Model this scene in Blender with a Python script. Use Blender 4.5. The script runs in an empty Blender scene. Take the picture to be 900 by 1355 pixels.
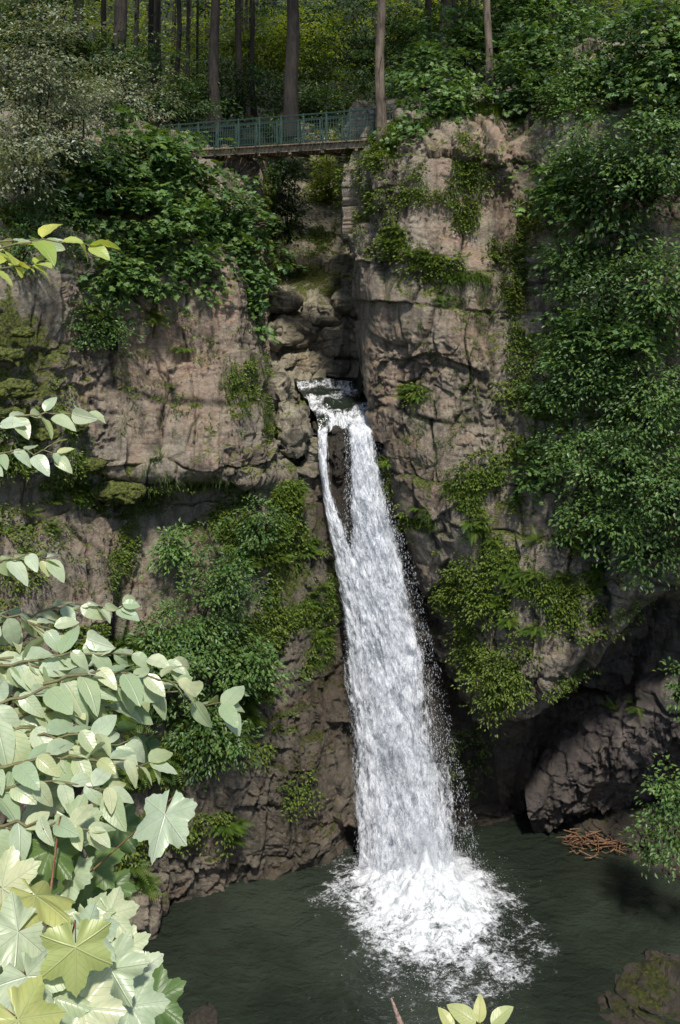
import bpy, math, numpy as np
rng=np.random.default_rng(11)
F=1188.; CZ=22.
def site(u,v,d): return np.array([(u-450)*d/F, d, CZ-(v-350)*d/F],dtype=float)
def nrm(a): return a/np.maximum(np.linalg.norm(a,axis=-1,keepdims=True),1e-9)
# ---------------------------------------------------------------- noise
def h3(ix,iy,iz,seed):
    h=(ix*73856093)^(iy*19349663)^(iz*83492791)^(seed*2654435761)
    h&=0xffffffff; h=((h^(h>>13))*1274126177)&0xffffffff; h^=(h>>16); h=(h*2246822519)&0xffffffff; h^=(h>>13)
    return h/4294967296.
def vn(P,seed=0):
    I=np.floor(P).astype(np.int64); f=P-I; f=f*f*(3-2*f); r=0
    for a in (0,1):
        for b in (0,1):
            for c in (0,1):
                w=(f[...,0] if a else 1-f[...,0])*(f[...,1] if b else 1-f[...,1])*(f[...,2] if c else 1-f[...,2])
                r=r+w*h3(I[...,0]+a,I[...,1]+b,I[...,2]+c,seed)
    return r
def fbm(P,o=4,seed=0):
    r=0;a=.5;t=0
    for k in range(o):
        r=r+a*vn(P*2**k+k*17.3,seed+k); t+=a; a*=.5
    return r/t-.5
def facet(P,size,seed):
    Q=P/np.array(size); B=np.floor(Q-.5).astype(np.int64)
    b1=np.full(P.shape[:-1],9e9); b2=b1.copy(); dsp=np.zeros_like(b1)
    for a in (0,1):
        for b in (0,1):
            for c in (0,1):
                X=B+np.array([a,b,c]); x,y,z=X[...,0],X[...,1],X[...,2]
                r1=h3(x,y,z,seed);r2=h3(x,y,z,seed+1);r3=h3(x,y,z,seed+2)
                S=X+.5+(np.stack([r1,r2,r3],-1)-.5)*.85
                V=Q-S; d=(V**2).sum(-1)
                r4=(r1*7.13)%1; r5=(r2*9.71)%1; r6=(r3*5.37)%1
                dv=V[...,0]*(r4-.5)+V[...,1]*(r5-.5)+V[...,2]*(r6-.5)*1.4+((r4+r5*3)%1-.5)*.55
                m=d<b1; b2=np.where(m,b1,np.minimum(b2,d)); dsp=np.where(m,dv,dsp); b1=np.where(m,d,b1)
    return dsp,np.sqrt(b2)-np.sqrt(b1)
def block(P,size,seed,yaw,dip,step=1.,tilt=.9):
    """jointed, bedded rock: bricks of uneven size cut along dipping beds; returns offset and distance to joint"""
    cy,sy,cd,sd=math.cos(yaw),math.sin(yaw),math.cos(dip),math.sin(dip)
    x=P[...,0]*cy+P[...,1]*sy; y=-P[...,0]*sy+P[...,1]*cy; z=P[...,2]*cd+x*sd; x=x*cd-P[...,2]*sd
    Q=np.stack([x,y,z],-1)/np.array(size)
    k=np.zeros_like(Q[...,0],dtype=np.int64)
    z=Q[...,2]+.33*np.sin(Q[...,2]*2.3+seed); iz=np.floor(z).astype(np.int64); fz=z-iz
    x=Q[...,0]+h3(iz,k,k,seed+1)*3; x=x+.33*np.sin(x*2.1+iz*2.); ix=np.floor(x).astype(np.int64); fx=x-ix
    y=Q[...,1]+h3(iz,k+1,k,seed+2)*3; y=y+.3*np.sin(y*2.4+iz); iy=np.floor(y).astype(np.int64); fy=y-iy
    r=h3(ix,iy,iz,seed);a=h3(ix,iy,iz,seed+5)-.5;b=h3(ix,iy,iz,seed+6)-.5
    d=(r-.5)*step+(a*(fx-.5)+b*(fz-.5)*1.2)*tilt
    e=np.minimum(np.minimum(fx,1-fx)*size[0],np.minimum(np.minimum(fy,1-fy)*size[1],np.minimum(fz,1-fz)*size[2]))
    return d,e
# ---------------------------------------------------------------- mesh helpers
def mkmesh(name,V,Fc,mat,attrs=None,smooth=True,parent=None):
    V=np.asarray(V,dtype=np.float32); Fc=np.asarray(Fc,dtype=np.int32); k=Fc.shape[1]
    me=bpy.data.meshes.new(name); me.vertices.add(len(V)); me.vertices.foreach_set('co',V.ravel())
    me.loops.add(Fc.size); me.loops.foreach_set('vertex_index',Fc.ravel())
    me.polygons.add(len(Fc)); me.polygons.foreach_set('loop_start',np.arange(len(Fc),dtype=np.int32)*k)
    me.update(calc_edges=True)
    me.polygons.foreach_set('use_smooth',np.full(len(Fc),smooth))
    if attrs:
        for n,(t,arr) in attrs.items():
            at=me.attributes.new(n,t,'POINT'); key='vector' if t=='FLOAT_VECTOR' else 'color'
            at.data.foreach_set(key,np.asarray(arr,dtype=np.float32).ravel())
    if mat: me.materials.append(mat)
    ob=bpy.data.objects.new(name,me); bpy.context.scene.collection.objects.link(ob)
    if parent: ob.parent=parent
    return ob
def empty(name):
    e=bpy.data.objects.new(name,None); bpy.context.scene.collection.objects.link(e); return e
def gridfaces(r,c):
    i=np.arange(r*c).reshape(r,c)
    return np.stack([i[:-1,:-1],i[:-1,1:],i[1:,1:],i[1:,:-1]],-1).reshape(-1,4)
def cr(P,n):
    K=P.shape[0]
    L=np.linalg.norm((P[1:]-P[:-1]).reshape(K-1,-1,3),axis=-1).mean(1)**.8
    cum=np.concatenate([[0],np.cumsum(L)]); t=np.interp(np.linspace(0,cum[-1],n),cum,np.arange(K))
    i=np.minimum(t.astype(int),K-2); f=(t-i).reshape((-1,)+(1,)*(P.ndim-1))
    E=np.concatenate([2*P[:1]-P[1:2],P,2*P[-1:]-P[-2:-1]])
    a,b,c,d=E[i],E[i+1],E[i+2],E[i+3]
    return .5*(2*b+(c-a)*f+(2*a-5*b+4*c-d)*f*f+(3*b-a-3*c+d)*f**3)
def normals(P):
    return nrm(np.cross(np.gradient(P,axis=1),np.gradient(P,axis=0)))
def rockdisp(P,amp=1,seed=0,fine=1):
    w=np.stack([fbm(P*.35,3,seed+31),fbm(P*.35,3,seed+41),fbm(P*.35,3,seed+51)],-1)*1.3
    w2=np.stack([fbm(P*1.7,3,seed+32),fbm(P*1.7,3,seed+42),fbm(P*1.7,3,seed+52)],-1)*.26
    Q=P+w+w2
    d1,c1=facet(Q,(3.0,3.0,4.6),seed+1); dA,eA=block(Q,(1.5,1.6,2.7),seed+2,.45,.10,.75,1.2); dB,eB=block(Q,(.62,.7,.95),seed+3,.75,.14,.85,1.1)
    dC,eC=block(Q+w2*.5,(.30,.3,.19),seed+4,.3,.2,.9,1.); d4,c4=facet(P+w2,(.28,.28,.3),seed+7)
    rg=np.clip(fbm(P*.6,3,seed+61)*4.2+.62,.10,1.35)
    dd=amp*(.85*d1+.52*dA)+fine*rg*(.25*dB+.095*dC+.08*d4)+.4*amp*fbm(P*.4,3,seed+5)+.12*fbm(P*1.8,4,seed+6)+.055*fbm(P*6,3,seed+8)
    g=np.clip(fbm(P*.9,3,seed+71)*4+.6,0,1)
    k1=np.exp(-(eA/.055)**2)*g; k2=np.exp(-(eB/.03)**2)*rg*.6; k3=np.exp(-(eC/.02)**2)*rg*.3
    dd-= .18*k1*amp+.06*k2*fine
    return dd,np.clip(k1+.8*k2+.5*k3,0,1)
def blob(P,items):
    m=np.zeros(P.shape[:-1])
    for (u,v,d,rx,ry,rz,s) in items:
        c=site(u,v,d); q=(((P-c)/np.array([rx,ry,rz]))**2).sum(-1)
        m=np.maximum(m,s*np.exp(-q))
    return m
# ---------------------------------------------------------------- materials
def newmat(n):
    m=bpy.data.materials.new(n); m.use_nodes=True; t=m.node_tree; t.nodes.clear()
    o=t.nodes.new('ShaderNodeOutputMaterial'); return m,t,o
def nd(t,ty,**k):
    n=t.nodes.new(ty)
    for a,b in k.items():
        if a.startswith('_'): setattr(n,a[1:],b)
        else: n.inputs[a.replace('__',' ')].default_value=b
    return n
def mixc(t,f,a,b,mode='MIX'):
    n=t.nodes.new('ShaderNodeMix'); n.data_type='RGBA'; n.blend_type=mode
    for s,x in ((n.inputs[0],f),(n.inputs[6],a),(n.inputs[7],b)):
        if hasattr(x,'is_linked'): t.links.new(x,s)
        elif isinstance(x,(tuple,list)): s.default_value=(*x,1)[:4]
        else: s.default_value=x
    return n.outputs[2]
def mth(t,op,a,b=None,clamp=False):
    n=t.nodes.new('ShaderNodeMath'); n.operation=op; n.use_clamp=clamp
    for i,x in enumerate((a,b)):
        if x is None: continue
        if hasattr(x,'is_linked'): t.links.new(x,n.inputs[i])
        else: n.inputs[i].default_value=x
    return n.outputs[0]
def rng_(t,x,a,b,c=0,d=1):
    n=t.nodes.new('ShaderNodeMapRange'); n.interpolation_type='SMOOTHSTEP'
    t.links.new(x,n.inputs[0]); n.inputs[1].default_value=a;n.inputs[2].default_value=b;n.inputs[3].default_value=c;n.inputs[4].default_value=d
    return n.outputs[0]
def noise(t,co,scale,detail=5,rough=.55,stretch=None,dist=0):
    if stretch:
        m=t.nodes.new('ShaderNodeMapping'); m.inputs['Scale'].default_value=stretch; t.links.new(co,m.inputs[0]); co=m.outputs[0]
    n=nd(t,'ShaderNodeTexNoise',Scale=scale,Detail=detail,Roughness=rough,Distortion=dist); t.links.new(co,n.inputs['Vector']); return n.outputs[0]
def rock_mat(name,grey=(.26,.225,.175),pink=(.38,.245,.175),dark=(.065,.052,.04),mossy=.55,sc=1.25):
    m,t,o=newmat(name); L=t.links.new
    g=t.nodes.new('ShaderNodeNewGeometry'); co=g.outputs['Position']
    at=nd(t,'ShaderNodeAttribute',_attribute_name='zone'); sp=t.nodes.new('ShaderNodeSeparateColor'); L(at.outputs['Color'],sp.inputs[0])
    wet,pk,ms=sp.outputs[0],sp.outputs[1],sp.outputs[2]; crk=at.outputs['Alpha']
    n1=noise(t,co,.55,6,.6,dist=.6); n2=noise(t,co,2.6,8,.65); n3=noise(t,co,11,6,.65); st=noise(t,co,1.5,6,.62,(1,1,.14)); n4=noise(t,co,.9,7,.7,dist=1.2)
    st2=noise(t,co,3.2,5,.6,(1,1,.10)); bd=noise(t,co,2.2,6,.7,(.25,.25,2.2),.5)
    f=mth(t,'ADD',mth(t,'MULTIPLY',pk,.8),rng_(t,n1,.42,.64,-.15,.45),True)
    c=mixc(t,f,grey,pink)
    c=mixc(t,rng_(t,n2,.40,.68,0,.6),c,(.36*sc,.31*sc,.235*sc))
    c=mixc(t,rng_(t,bd,.50,.66,0,.4),c,(.38*sc,.33*sc,.26*sc))
    c=mixc(t,rng_(t,bd,.46,.34,0,.35),c,(.14,.11,.08))
    c=mixc(t,rng_(t,n4,.56,.66,0,.5),c,(.28*sc,.19*sc,.10*sc))
    c=mixc(t,rng_(t,n4,.44,.36,0,.5),c,(.20*sc,.19*sc,.16*sc))
    c=mixc(t,rng_(t,st,.50,.66,0,.75),c,dark)
    c=mixc(t,rng_(t,st2,.54,.66,0,.5),c,(.085,.08,.04))
    c=mixc(t,rng_(t,n3,.52,.7,0,.5),c,(.11,.09,.065))
    c=mixc(t,rng_(t,n3,.44,.32,0,.4),c,(.44*sc,.39*sc,.32*sc))
    c=mixc(t,mth(t,'MULTIPLY',crk,.75),c,(.035,.03,.022))
    sn=t.nodes.new('ShaderNodeSeparateXYZ'); L(g.outputs['Normal'],sn.inputs[0])
    up=mth(t,'ADD',mth(t,'MULTIPLY',sn.outputs[2],.6),mth(t,'MULTIPLY',ms,1.05))
    up=mth(t,'ADD',up,mth(t,'MULTIPLY',mth(t,'SUBTRACT',n2,.5),1.6)); up=mth(t,'ADD',up,mth(t,'MULTIPLY',mth(t,'SUBTRACT',n1,.5),1.6))
    mf=rng_(t,up,.95-mossy,1.2-mossy)
    mc=mixc(t,rng_(t,n3,.4,.62),(.035,.05,.010),(.16,.175,.025))
    c=mixc(t,mf,c,mc)
    wc=mixc(t,1.,c,(.30,.28,.255),'MULTIPLY'); c=mixc(t,wet,c,wc)
    b=t.nodes.new('ShaderNodeBsdfPrincipled'); L(c,b.inputs['Base Color'])
    L(rng_(t,wet,.2,.9,.9,.36),b.inputs['Roughness'])
    hn=mth(t,'ADD',mth(t,'MULTIPLY',noise(t,co,7,10,.7),1.),mth(t,'MULTIPLY',noise(t,co,28,6,.7),.4))
    bu=nd(t,'ShaderNodeBump',Strength=1.,Distance=.10); L(hn,bu.inputs['Height']); L(bu.outputs[0],b.inputs['Normal'])
    L(b.outputs[0],o.inputs[0]); return m
def leaf_mat(name,dark,light,transl=.35,rough=.45,veins=False,spec=.5):
    m,t,o=newmat(name); L=t.links.new
    at=nd(t,'ShaderNodeAttribute',_attribute_name='tint'); sp=t.nodes.new('ShaderNodeSeparateColor'); L(at.outputs['Color'],sp.inputs[0])
    c=mixc(t,sp.outputs[0],dark,light)
    c=mixc(t,mth(t,'MULTIPLY',sp.outputs[1],.5),c,(light[0]*1.5,light[1]*1.05,light[2]*.4))
    g=t.nodes.new('ShaderNodeNewGeometry')
    b=t.nodes.new('ShaderNodeBsdfPrincipled'); b.inputs['Specular IOR Level'].default_value=spec
    if veins:
        fl=nd(t,'ShaderNodeAttribute',_attribute_name='flow'); s2=t.nodes.new('ShaderNodeSeparateXYZ'); L(fl.outputs['Vector'],s2.inputs[0])
        ay=mth(t,'ABSOLUTE',s2.outputs[1])
        mid=rng_(t,ay,.0,.02,1,0)
        ph=mth(t,'SUBTRACT',mth(t,'MULTIPLY',s2.outputs[0],8.),mth(t,'MULTIPLY',ay,9.))
        w=mth(t,'ABSOLUTE',mth(t,'SUBTRACT',mth(t,'FRACT',ph),.5)); vv=rng_(t,w,.0,.07,.55,0)
        v=mth(t,'MAXIMUM',mid,vv)
        nn=noise(t,g.outputs['Position'],35,4)
        c=mixc(t,rng_(t,nn,.35,.7,0,.4),c,(dark[0],dark[1],dark[2]))
        c=mixc(t,mth(t,'MULTIPLY',v,.3),c,(min(.6,light[0]*1.5),min(.6,light[1]*1.3),min(.5,light[2]*1.5)))
        bu=nd(t,'ShaderNodeBump',Strength=.5,Distance=.004); L(mth(t,'SUBTRACT',1.,v),bu.inputs['Height']); L(bu.outputs[0],b.inputs['Normal'])
    L(c,b.inputs['Base Color']); b.inputs['Roughness'].default_value=rough
    tr=t.nodes.new('ShaderNodeBsdfTranslucent'); tc=mixc(t,1.,c,(1.6,1.5,.6),'MULTIPLY'); L(tc,tr.inputs[0])
    mx=t.nodes.new('ShaderNodeMixShader'); mx.inputs[0].default_value=transl; L(b.outputs[0],mx.inputs[1]); L(tr.outputs[0],mx.inputs[2]); L(mx.outputs[0],o.inputs[0]); return m
def plain_mat(name,a,b_,scale=6,rough=.7,metal=0,stretch=None,bump=.4,dist=.02):
    m,t,o=newmat(name); L=t.links.new; g=t.nodes.new('ShaderNodeNewGeometry')
    n=noise(t,g.outputs['Position'],scale,7,.65,stretch); c=mixc(t,rng_(t,n,.35,.65),a,b_)
    b=t.nodes.new('ShaderNodeBsdfPrincipled'); L(c,b.inputs['Base Color']); b.inputs['Roughness'].default_value=rough; b.inputs['Metallic'].default_value=metal
    bu=nd(t,'ShaderNodeBump',Strength=bump,Distance=dist); L(n,bu.inputs['Height']); L(bu.outputs[0],b.inputs['Normal']); L(b.outputs[0],o.inputs[0]); return m
M_rock=rock_mat('cliff_rock'); M_wet=rock_mat('wet_rock',(.13,.115,.095),(.15,.12,.09),(.03,.027,.022),.35,.6)
M_slab=rock_mat('slab_rock',(.20,.17,.175),(.24,.18,.175),(.05,.04,.04),.05,.85)
M_pale=rock_mat('pale_rock',(.36,.33,.24),(.38,.32,.23),(.12,.10,.07),.4,1.2)
M_leaf=leaf_mat('leaf_maple',(.022,.064,.016),(.115,.215,.06),.3,.45)
M_leafy=leaf_mat('leaf_yellowgreen',(.04,.08,.012),(.14,.21,.03),.3,.5)
M_forest=leaf_mat('leaf_forest_sun_tone',(.04,.08,.008),(.22,.30,.03),.5,.5)  # sunlit brightness put into the forest leaf colour
M_fdark=leaf_mat('leaf_forest_shade_tone',(.008,.024,.006),(.05,.105,.02),.35,.5)  # forest leaves again, with shade put into the colour
M_silver=leaf_mat('leaf_silver',(.06,.095,.055),(.22,.26,.18),.3,.38)
M_fern=leaf_mat('fern_leaf',(.03,.075,.010),(.12,.20,.03),.35,.5)
M_near=leaf_mat('leaf_near',(.26,.36,.20),(.50,.57,.43),.22,.36,True,.7)  # pale leaf tone, with sunlit sheen put into the base colour
M_neary=leaf_mat('leaf_near_yellow',(.28,.38,.08),(.50,.56,.16),.35,.4,True,.6)  # yellow-green leaf with bright sunlight put into its colour
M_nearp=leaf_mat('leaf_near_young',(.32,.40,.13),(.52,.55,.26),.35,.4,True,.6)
M_neard=leaf_mat('leaf_near_shade_tone',(.05,.10,.03),(.13,.22,.07),.3,.42,True,.5)  # darker green for leaves lying deeper; shade put into the colour
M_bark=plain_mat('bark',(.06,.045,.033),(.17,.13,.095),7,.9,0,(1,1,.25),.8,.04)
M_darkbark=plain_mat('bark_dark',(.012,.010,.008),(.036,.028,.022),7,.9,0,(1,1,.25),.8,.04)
M_stem=plain_mat('stem',(.09,.07,.03),(.16,.15,.06),20,.6)
M_redstem=plain_mat('stem_red',(.2,.07,.04),(.28,.16,.08),20,.6)
M_soil=plain_mat('forest_soil',(.006,.009,.003),(.018,.028,.006),1.5,.95,0,None,.8,.15)
M_green=plain_mat('green_paint',(.012,.034,.025),(.02,.048,.036),9,.5,.1)
M_deck=plain_mat('weathered_deck',(.11,.085,.055),(.24,.19,.135),4,.85)
M_wood=plain_mat('driftwood',(.08,.04,.02),(.22,.12,.06),9,.8)
# ---------------------------------------------------------------- leaf templates
def sym(half): return half+[(x,-y,z) for (x,y,z) in half[::-1] if y!=0]
def fan(half,c):
    O=sym(half); V=[c]+O; n=len(O); return np.array(V,float),np.array([(0,1+i,1+(i+1)%n) for i in range(n)])
T={}
T['oval']=(np.array([(0,0,0),(.45,.27,.07),(1,0,-.08),(.45,-.27,.07)],float),np.array([(0,2,1),(0,3,2)]))
T['maple']=fan([(0,0,0),(-.12,.3,-.03),(.2,.36,.0),(.3,.62,-.08),(.52,.36,0),(.66,.40,-.02),(.68,.18,.02),(1,0,-.12)],(.3,0,.05))
def fern_t():
    V=[];Fc=[];n=15
    for i in range(n):
        x=.06+.94*i/n; w=.24*math.sin(math.pi*(.12+.88*x)**.8)+.01; z=.28*x-.62*x*x
        x2=x+.052; z2=.28*x2-.62*x2*x2
        for s in (1,-1):
            b=len(V); V+= [(x,0,z),(x2,0,z2),(x+.07,s*w,z-.05)]; Fc.append((b,b+1,b+2))
    return np.array(V,float),np.array(Fc)
T['fern']=fern_t()
def grass_t():
    V=[];Fc=[]
    for i in range(5):
        x=i/4; z=.5*x-.9*x*x; w=.035*(1-x*.95); V+=[(x*.8,w,z),(x*.8,-w,z)]
        if i: b=2*i; Fc+=[(b-2,b-1,b+1),(b-2,b+1,b)]
    return np.array(V,float),np.array(Fc)
T['grass']=grass_t()
class Bag:
    def __init__(s): s.V=[];s.F=[];s.C=[];s.n=0
    def add(s,tm,C,D,N,S,tint):
        tv,tf=T[tm]; C=np.atleast_2d(C); k=len(C)
        if k==0: return
        D=nrm(D); side=nrm(np.cross(N,D)); N2=np.cross(D,side)
        S=np.broadcast_to(S,(k,)).reshape(k,1,1)
        V=C[:,None,:]+S*(tv[None,:,0:1]*D[:,None]+tv[None,:,1:2]*side[:,None]+tv[None,:,2:3]*N2[:,None])
        Fc=tf[None]+(np.arange(k)*len(tv))[:,None,None]+s.n
        s.V.append(V.reshape(-1,3)); s.F.append(Fc.reshape(-1,3)); s.n+=k*len(tv)
        col=np.ones((k,4)); col[:,0]=np.clip(tint,0,1); col[:,1]=rng.random(k)**3
        s.C.append(np.repeat(col,len(tv),0))
    def build(s,name,mat,parent=None):
        if not s.V: return None
        return mkmesh(name,np.concatenate(s.V),np.concatenate(s.F),mat,{'tint':('FLOAT_COLOR',np.concatenate(s.C))},False,parent)
def rv(n): return nrm(rng.normal(size=(n,3)))
UP=np.array([0,0,1.])
def sprays(bag,C,O,k,R,size,tm='oval',tint0=.5,flat=.35,droop=.35):
    n=len(C)
    if n==0: return
    ang=rng.random((n,k))*2*math.pi; r=np.sqrt(rng.random((n,k)))*R*(.6+.8*rng.random((n,1)))
    off=np.stack([np.cos(ang)*r,np.sin(ang)*r,rng.normal(size=(n,k))*.10*R-droop*r*r/R],-1)
    tl=rng.normal(size=(n,1,2))*.25+O[:,None,:2]*.25; off[...,2]-= (off[...,:2]*tl).sum(-1)
    P=(C[:,None]+off).reshape(-1,3)
    D=nrm(off*np.array([1,1,.3])+O[:,None]*R*.5+rng.normal(size=(n,k,3))*R*.35+np.array([0,0,-.25*R])).reshape(-1,3)
    N=nrm(UP+O[:,None]*.75+rng.normal(size=(n,k,3))*flat).reshape(-1,3)
    t=(tint0+rng.normal(size=(n,1))*.25+rng.normal(size=(n,k))*.16).ravel()
    bag.add(tm,P,D,N,size*(.65+.6*rng.random(n*k)),t)
def tube(pts,rad,seg=7):
    pts=np.array(pts,float); n=len(pts); tg=nrm(np.gradient(pts,axis=0))
    a=np.where(np.abs(tg[:,2:3])>.9,np.array([[1.,0,0]]),np.array([[0,0,1.]])); x=nrm(np.cross(tg,a)); y=np.cross(tg,x)
    th=np.arange(seg)*2*math.pi/seg; rad=np.broadcast_to(rad,(n,))
    V=(pts[:,None]+rad[:,None,None]*(np.cos(th)[None,:,None]*x[:,None]+np.sin(th)[None,:,None]*y[:,None])).reshape(-1,3)
    Fc=[(i*seg+j,i*seg+(j+1)%seg,(i+1)*seg+(j+1)%seg,(i+1)*seg+j) for i in range(n-1) for j in range(seg)]
    return V,np.array(Fc)
class Tubes:
    def __init__(s): s.V=[];s.F=[];s.n=0
    def add(s,p,r,seg=6):
        V,Fc=tube(p,r,seg); s.V.append(V); s.F.append(Fc+s.n); s.n+=len(V)
    def box(s,a,b,w,h):
        a=np.array(a,float);b=np.array(b,float);t=nrm(b-a); x=nrm(np.cross(t,UP)) if abs(t[2])<.95 else np.array([1.,0,0]); y=np.cross(x,t)
        V=[p+sx*x*w/2+sy*y*h/2 for p in (a,b) for sx,sy in ((-1,-1),(1,-1),(1,1),(-1,1))]
        Fc=[(0,1,2,3),(7,6,5,4),(0,4,5,1),(1,5,6,2),(2,6,7,3),(3,7,4,0)]
        s.V.append(np.array(V)); s.F.append(np.array(Fc)+s.n); s.n+=8
    def build(s,name,mat,parent=None,smooth=True): return mkmesh(name,np.concatenate(s.V),np.concatenate(s.F),mat,None,smooth,parent)
def shrub(name,blobs,mat,leaf=.15,tm='maple',dens=26,k=26,R=.5,parent=None,tint=.5,stem=True,root=None,vary=.0):
    par=empty(name); bag=Bag(); tb=Tubes()
    for (u,v,d,rx,ry,rz) in blobs:
        c=site(u,v,d); n=int(dens*(rx*rz+rx*ry+ry*rz)/1.0); tt=tint+rng.normal()*vary; lf=leaf*(1+rng.normal()*vary*.6)
        q=rv(n); q[:,1]=-np.abs(q[:,1])*.9+rng.random(n)*.35; rr=(.35+.7*rng.random((n,1))**.45)*(1+.9*(vn(q*2.6+c,5)[:,None]-.5)*2)
        P=c+q*rr*np.array([rx,ry,rz]); O=nrm(q*np.array([1,1,.6])/np.array([rx,ry,rz])*min(rx,rz))
        sprays(bag,P,O,k,R,lf,tm,tt)
        rt=np.array(root if root is not None else c+np.array([0,ry*.8,-rz*.9]))
        for j in range(min(n,9)):
            e=P[j]; m=(rt+e)/2+np.array([0,0,.12*np.linalg.norm(e-rt)]); tb.add([rt,(rt+m)/2+rng.normal(size=3)*.08,m,e],[.045,.035,.025,.008],5)
    bag.build('leaves',mat,par)
    if stem: tb.build('branches',M_darkbark,par)
    return par
# ---------------------------------------------------------------- cliffs
SURF=[]
def net(name,rows,nr,nc,mat,amp=1,seed=0,zone=None,fine=1,edge=True):
    P=np.array([[site(*p) for p in r] for r in rows]); P=cr(P,nr); P=np.swapaxes(cr(np.swapaxes(P,0,1),nc),0,1)
    N=normals(P); N*=np.where((N[...,1].mean()>0),-1,1)
    dd,ck=rockdisp(P,amp,seed,fine); P=P+N*dd[...,None]
    N2=normals(P); N2*=np.where((N2[...,1].mean()>0),-1,1)
    z=np.ones(P.shape[:-1]+(4,)); w=blob(P,WET); z[...,0]=np.clip(w+np.clip((1.0-P[...,2])/1.4,0,1)*.7,0,1); z[...,1]=blob(P,PINK); z[...,2]=blob(P,MOSS); z[...,3]=ck
    if zone is not None: z[...,0]=np.maximum(z[...,0],zone)
    mkmesh(name,P.reshape(-1,3),gridfaces(nr,nc),mat,{'zone':('FLOAT_COLOR',z)},True)
    SURF.append((P.reshape(-1,3),N2.reshape(-1,3)))
    return P,N2
WET=[(440,700,33.5,1.3,3,3,1),(440,900,33.5,2.3,3,4.5,1),(400,1050,32.5,3.0,3,3.4,.9),(250,1120,30,3,4,1.6,.4),(560,900,35,2,2,9,1),(520,640,34.5,.9,2,2.5,.9),(700,1000,35,5,4,3.5,.9),(850,880,35,4,4,3,.7),(600,1050,35,2.5,2.5,3,1),(430,540,36,1.5,3,.8,.5),(330,950,31,2,2,3,.6),(250,690,31.5,3,3,1.0,.3),(600,830,33,1,2,3,.6)]
PINK=[(230,480,31.5,3.2,3,3.2,1),(300,430,32,1.5,3,2,.8),(600,300,32.5,2.2,3,6,.6),(520,500,33,1.6,3,3,.8),(150,760,29,3,3,2,.4),(590,600,32.5,1,3,3,.5),(660,180,33,1.2,2,1.5,1),(50,720,27,3,3,3,.3)]
MOSS=[(20,470,27.3,2.0,2,2.5,.8),(30,640,27,2,2,1.2,.5),(20,230,33,3,3,2,.6),(560,380,32.5,1.6,2,1.0,.45),(380,740,32.4,1.5,2,3,.6),(400,1040,32,1.8,1.5,1.8,.35),(150,650,30,1.5,2,.7,.6),(500,210,35,1.2,2,.8,.5),(620,850,32,1.5,2,2,.5),(330,700,31.7,1.6,2,2,.5),(345,500,33,.6,2,3,.35),(640,700,31.6,2,2,1.5,.4),(560,640,32.5,1,2,2,.25),(660,420,32.5,1,2,3,.3),(420,340,46,2,5,3,.4)]
A=[[(-260,120,46),(0,130,46),(130,140,46),(200,150,46),(300,190,45),(335,200,46),(345,200,52),(345,200,56)],
[(-260,190,32),(0,205,33),(130,225,35),(200,225,36.5),(290,225,38),(325,230,39),(352,240,46),(356,240,52)],
[(-260,330,26),(0,345,28),(130,350,31),(200,350,32),(285,365,32.6),(325,365,34),(352,380,42),(356,390,46)],
[(-260,470,25),(0,480,27.3),(105,480,30),(200,480,31.5),(290,480,32),(332,485,33),(352,480,39),(357,480,44)],
[(-260,580,24.7),(0,590,26.8),(105,590,29.4),(195,590,30.7),(290,580,31.2),(338,585,32.3),(366,560,36.5),(380,540,41)],
[(-260,625,24.8),(0,630,26.9),(105,625,29.6),(195,630,30.5),(290,622,31.0),(345,625,32.2),(390,612,34.4),(405,580,38)],
[(-260,665,25.2),(0,665,27.4),(110,650,30.4),(200,650,32.1),(300,645,32.5),(360,645,32.8),(418,625,34.0),(440,600,36)],
[(-260,760,24.5),(0,760,26.6),(110,750,29),(200,745,31.2),(300,740,31.8),(370,740,32.6),(436,720,34),(470,720,36)],
[(-260,900,24),(0,900,26),(110,900,28.5),(200,900,30.2),(300,900,31.2),(380,900,32.3),(455,900,33.8),(490,900,36)],
[(-260,1060,23.8),(0,1060,26),(110,1060,28.3),(190,1060,29.6),(290,1050,30.8),(380,1050,31.8),(462,1050,33.4),(500,1050,36)],
[(-260,1490,24),(0,1400,26),(110,1305,28.6),(185,1245,30.5),(290,1215,31.6),(380,1196,32.3),(460,1178,33.2),(500,1110,36)]]
net('cliff',A,840,680,M_rock,.78,10)
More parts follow.
